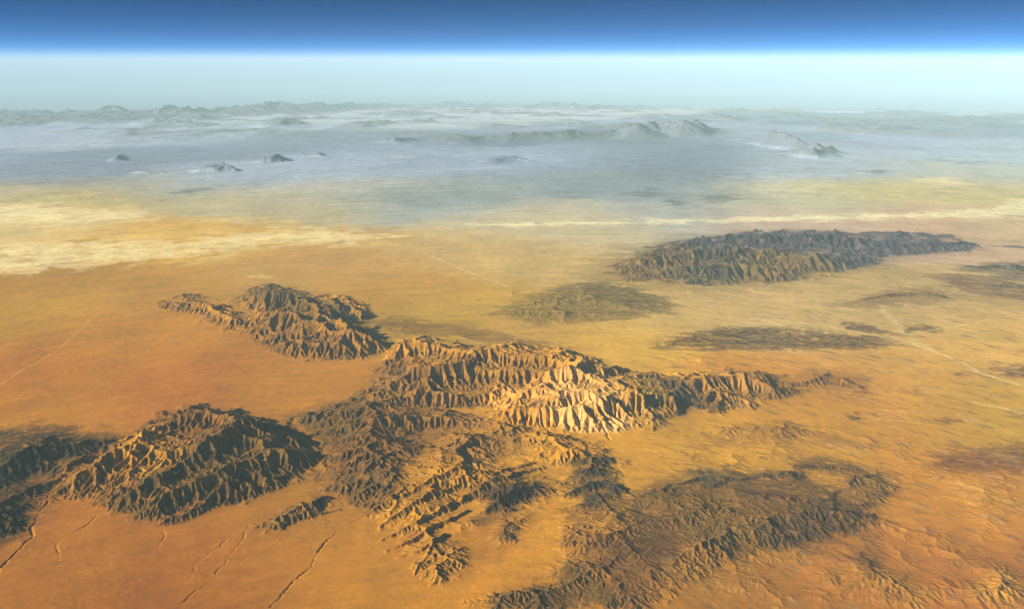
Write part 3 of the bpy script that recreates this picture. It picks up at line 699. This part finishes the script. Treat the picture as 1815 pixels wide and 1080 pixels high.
def sheet(name, label, cat, faces, mat, flat=False):
    q = quads[faces]; used, inv = np.unique(q, return_inverse=True); inv = inv.reshape(-1)
    me = bpy.data.meshes.new(name); me.vertices.add(len(used)); me.vertices.foreach_set('co', co[used].ravel())
    me.loops.add(len(inv)); me.loops.foreach_set('vertex_index', inv.astype(np.int32))
    me.polygons.add(len(q)); me.polygons.foreach_set('loop_start', np.arange(0, len(inv), 4, dtype=np.int32))
    me.polygons.foreach_set('use_smooth', np.ones(len(q), bool)); me.update(calc_edges=True)
    at_ = me.attributes.new('tint', 'FLOAT_COLOR', 'POINT'); c4 = np.ones((len(used), 4), np.float32); c4[:, :3] = CC.reshape(-1, 3)[used]
    at_.data.foreach_set('color', c4.ravel())
    me.normals_split_custom_set_from_vertices(nrm[used])
    me.materials.append(MAT[mat])
    o = bpy.data.objects.new(name, me); COL.objects.link(o)
    o['label'] = label; o['category'] = cat; o['kind'] = 'structure'
    return o
for k, (nm, lb, pl, mt) in enumerate(REG):
    f = np.nonzero(fid == k)[0]
    if len(f): sheet(nm, lb, 'mountains' if 'mountain' in nm else 'hills', f, mt)
for k in FLAB:
    f = np.nonzero(fid == 100 + k)[0]
    if len(f): sheet('distant_mountains' if k < 6 else 'distant_hill', FLAB[k], 'mountains' if k < 6 else 'hill', f, 'far')
sheet('salt_flat', 'pale yellow dry salt flat streaked across the plain at the left', 'salt flat', np.nonzero(fid == 50)[0], 'salt')
sheet('distant_plain', 'hazy blue grey plain reaching to the horizon', 'plain', np.nonzero(fid == 99)[0], 'far')
sheet('desert_ground', 'orange and tan sandy desert floor with dry washes', 'desert', np.nonzero(fid == -1)[0], 'sand')
print('meshes', round(time.time() - T0, 1))

# the rest of the round earth: beneath and behind the camera, coarse
def outskirts():
    vs, fs, cs = [], [], []
    rs = [RR[0, 0] * .999, 14, 24, 40, 70, 120, 200, 300, 350]; n = 48
    ths = np.linspace(TH1 - DT * .5, TH0 + DT * .5 + 2 * math.pi, n)
    for r in rs:
        for t in ths: vs.append((r * math.sin(t), r * math.cos(t), .05 - r * r / (2 * EARTH)))
    for i in range(len(rs) - 1):
        for j in range(n - 1): a = i * n + j; fs.append((a, a + 1, a + n + 1, a + n))
    c = len(vs); vs.append((0, 0, .05)); m = 96; r = RR[0, 0]
    tt = [k * 2 * math.pi / m for k in range(m)]
    for t in tt: vs.append((r * math.sin(t), r * math.cos(t), .05 - r * r / (2 * EARTH)))
    for k in range(m): fs.append((c, c + 1 + k, c + 1 + (k + 1) % m))
    me = bpy.data.meshes.new('outer_ground'); me.from_pydata(vs, [], fs); me.update()
    a_ = me.attributes.new('tint', 'FLOAT_COLOR', 'POINT'); a_.data.foreach_set('color', np.tile(np.array([.45, .2, .05, 1], np.float32), len(vs)))
    me.materials.append(MAT['sand'])
    o = bpy.data.objects.new('outer_ground', me); COL.objects.link(o)
    o['label'] = 'sandy ground beyond the edges of the view'; o['category'] = 'desert'; o['kind'] = 'structure'
outskirts()

# ------------------------------------------------------------------ the air
def haze():
    x0, y0, z0, z1 = 620, 620, -12.0, CAM_H + HAZE_TOP
    v = [(sx * x0, sy * y0, z) for z in (z0, z1) for sx, sy in ((-1, -1), (1, -1), (1, 1), (-1, 1))]
    f = [(3, 2, 1, 0), (4, 5, 6, 7), (0, 1, 5, 4), (1, 2, 6, 5), (2, 3, 7, 6), (3, 0, 4, 7)]
    me = bpy.data.meshes.new('haze'); me.from_pydata(v, [], f); me.update()
    m = bpy.data.materials.new('dusty_air'); m.use_nodes = True; nt = m.node_tree; nt.nodes.clear()
    out = nt.nodes.new('ShaderNodeOutputMaterial'); pv = nt.nodes.new('ShaderNodeVolumePrincipled')
    pv.inputs['Color'].default_value = HAZE_COLOR + (1,); pv.inputs['Density'].default_value = HAZE_DENSITY
    pv.inputs['Anisotropy'].default_value = -0.15; pv.inputs['Absorption Color'].default_value = (0, 0, 1, 1)
    nt.links.new(pv.outputs[0], out.inputs['Volume']); me.materials.append(m)
    o = bpy.data.objects.new('haze', me); COL.objects.link(o)
    o['label'] = 'pale dusty haze filling the air over the desert'; o['category'] = 'haze'; o['kind'] = 'stuff'
haze()
SC.render.engine = 'CYCLES'
SC.cycles.filter_width = 1.15; SC.cycles.max_bounces = 4; SC.cycles.diffuse_bounces = 2; SC.cycles.volume_bounces = 0
print('done', round(time.time() - T0, 1))
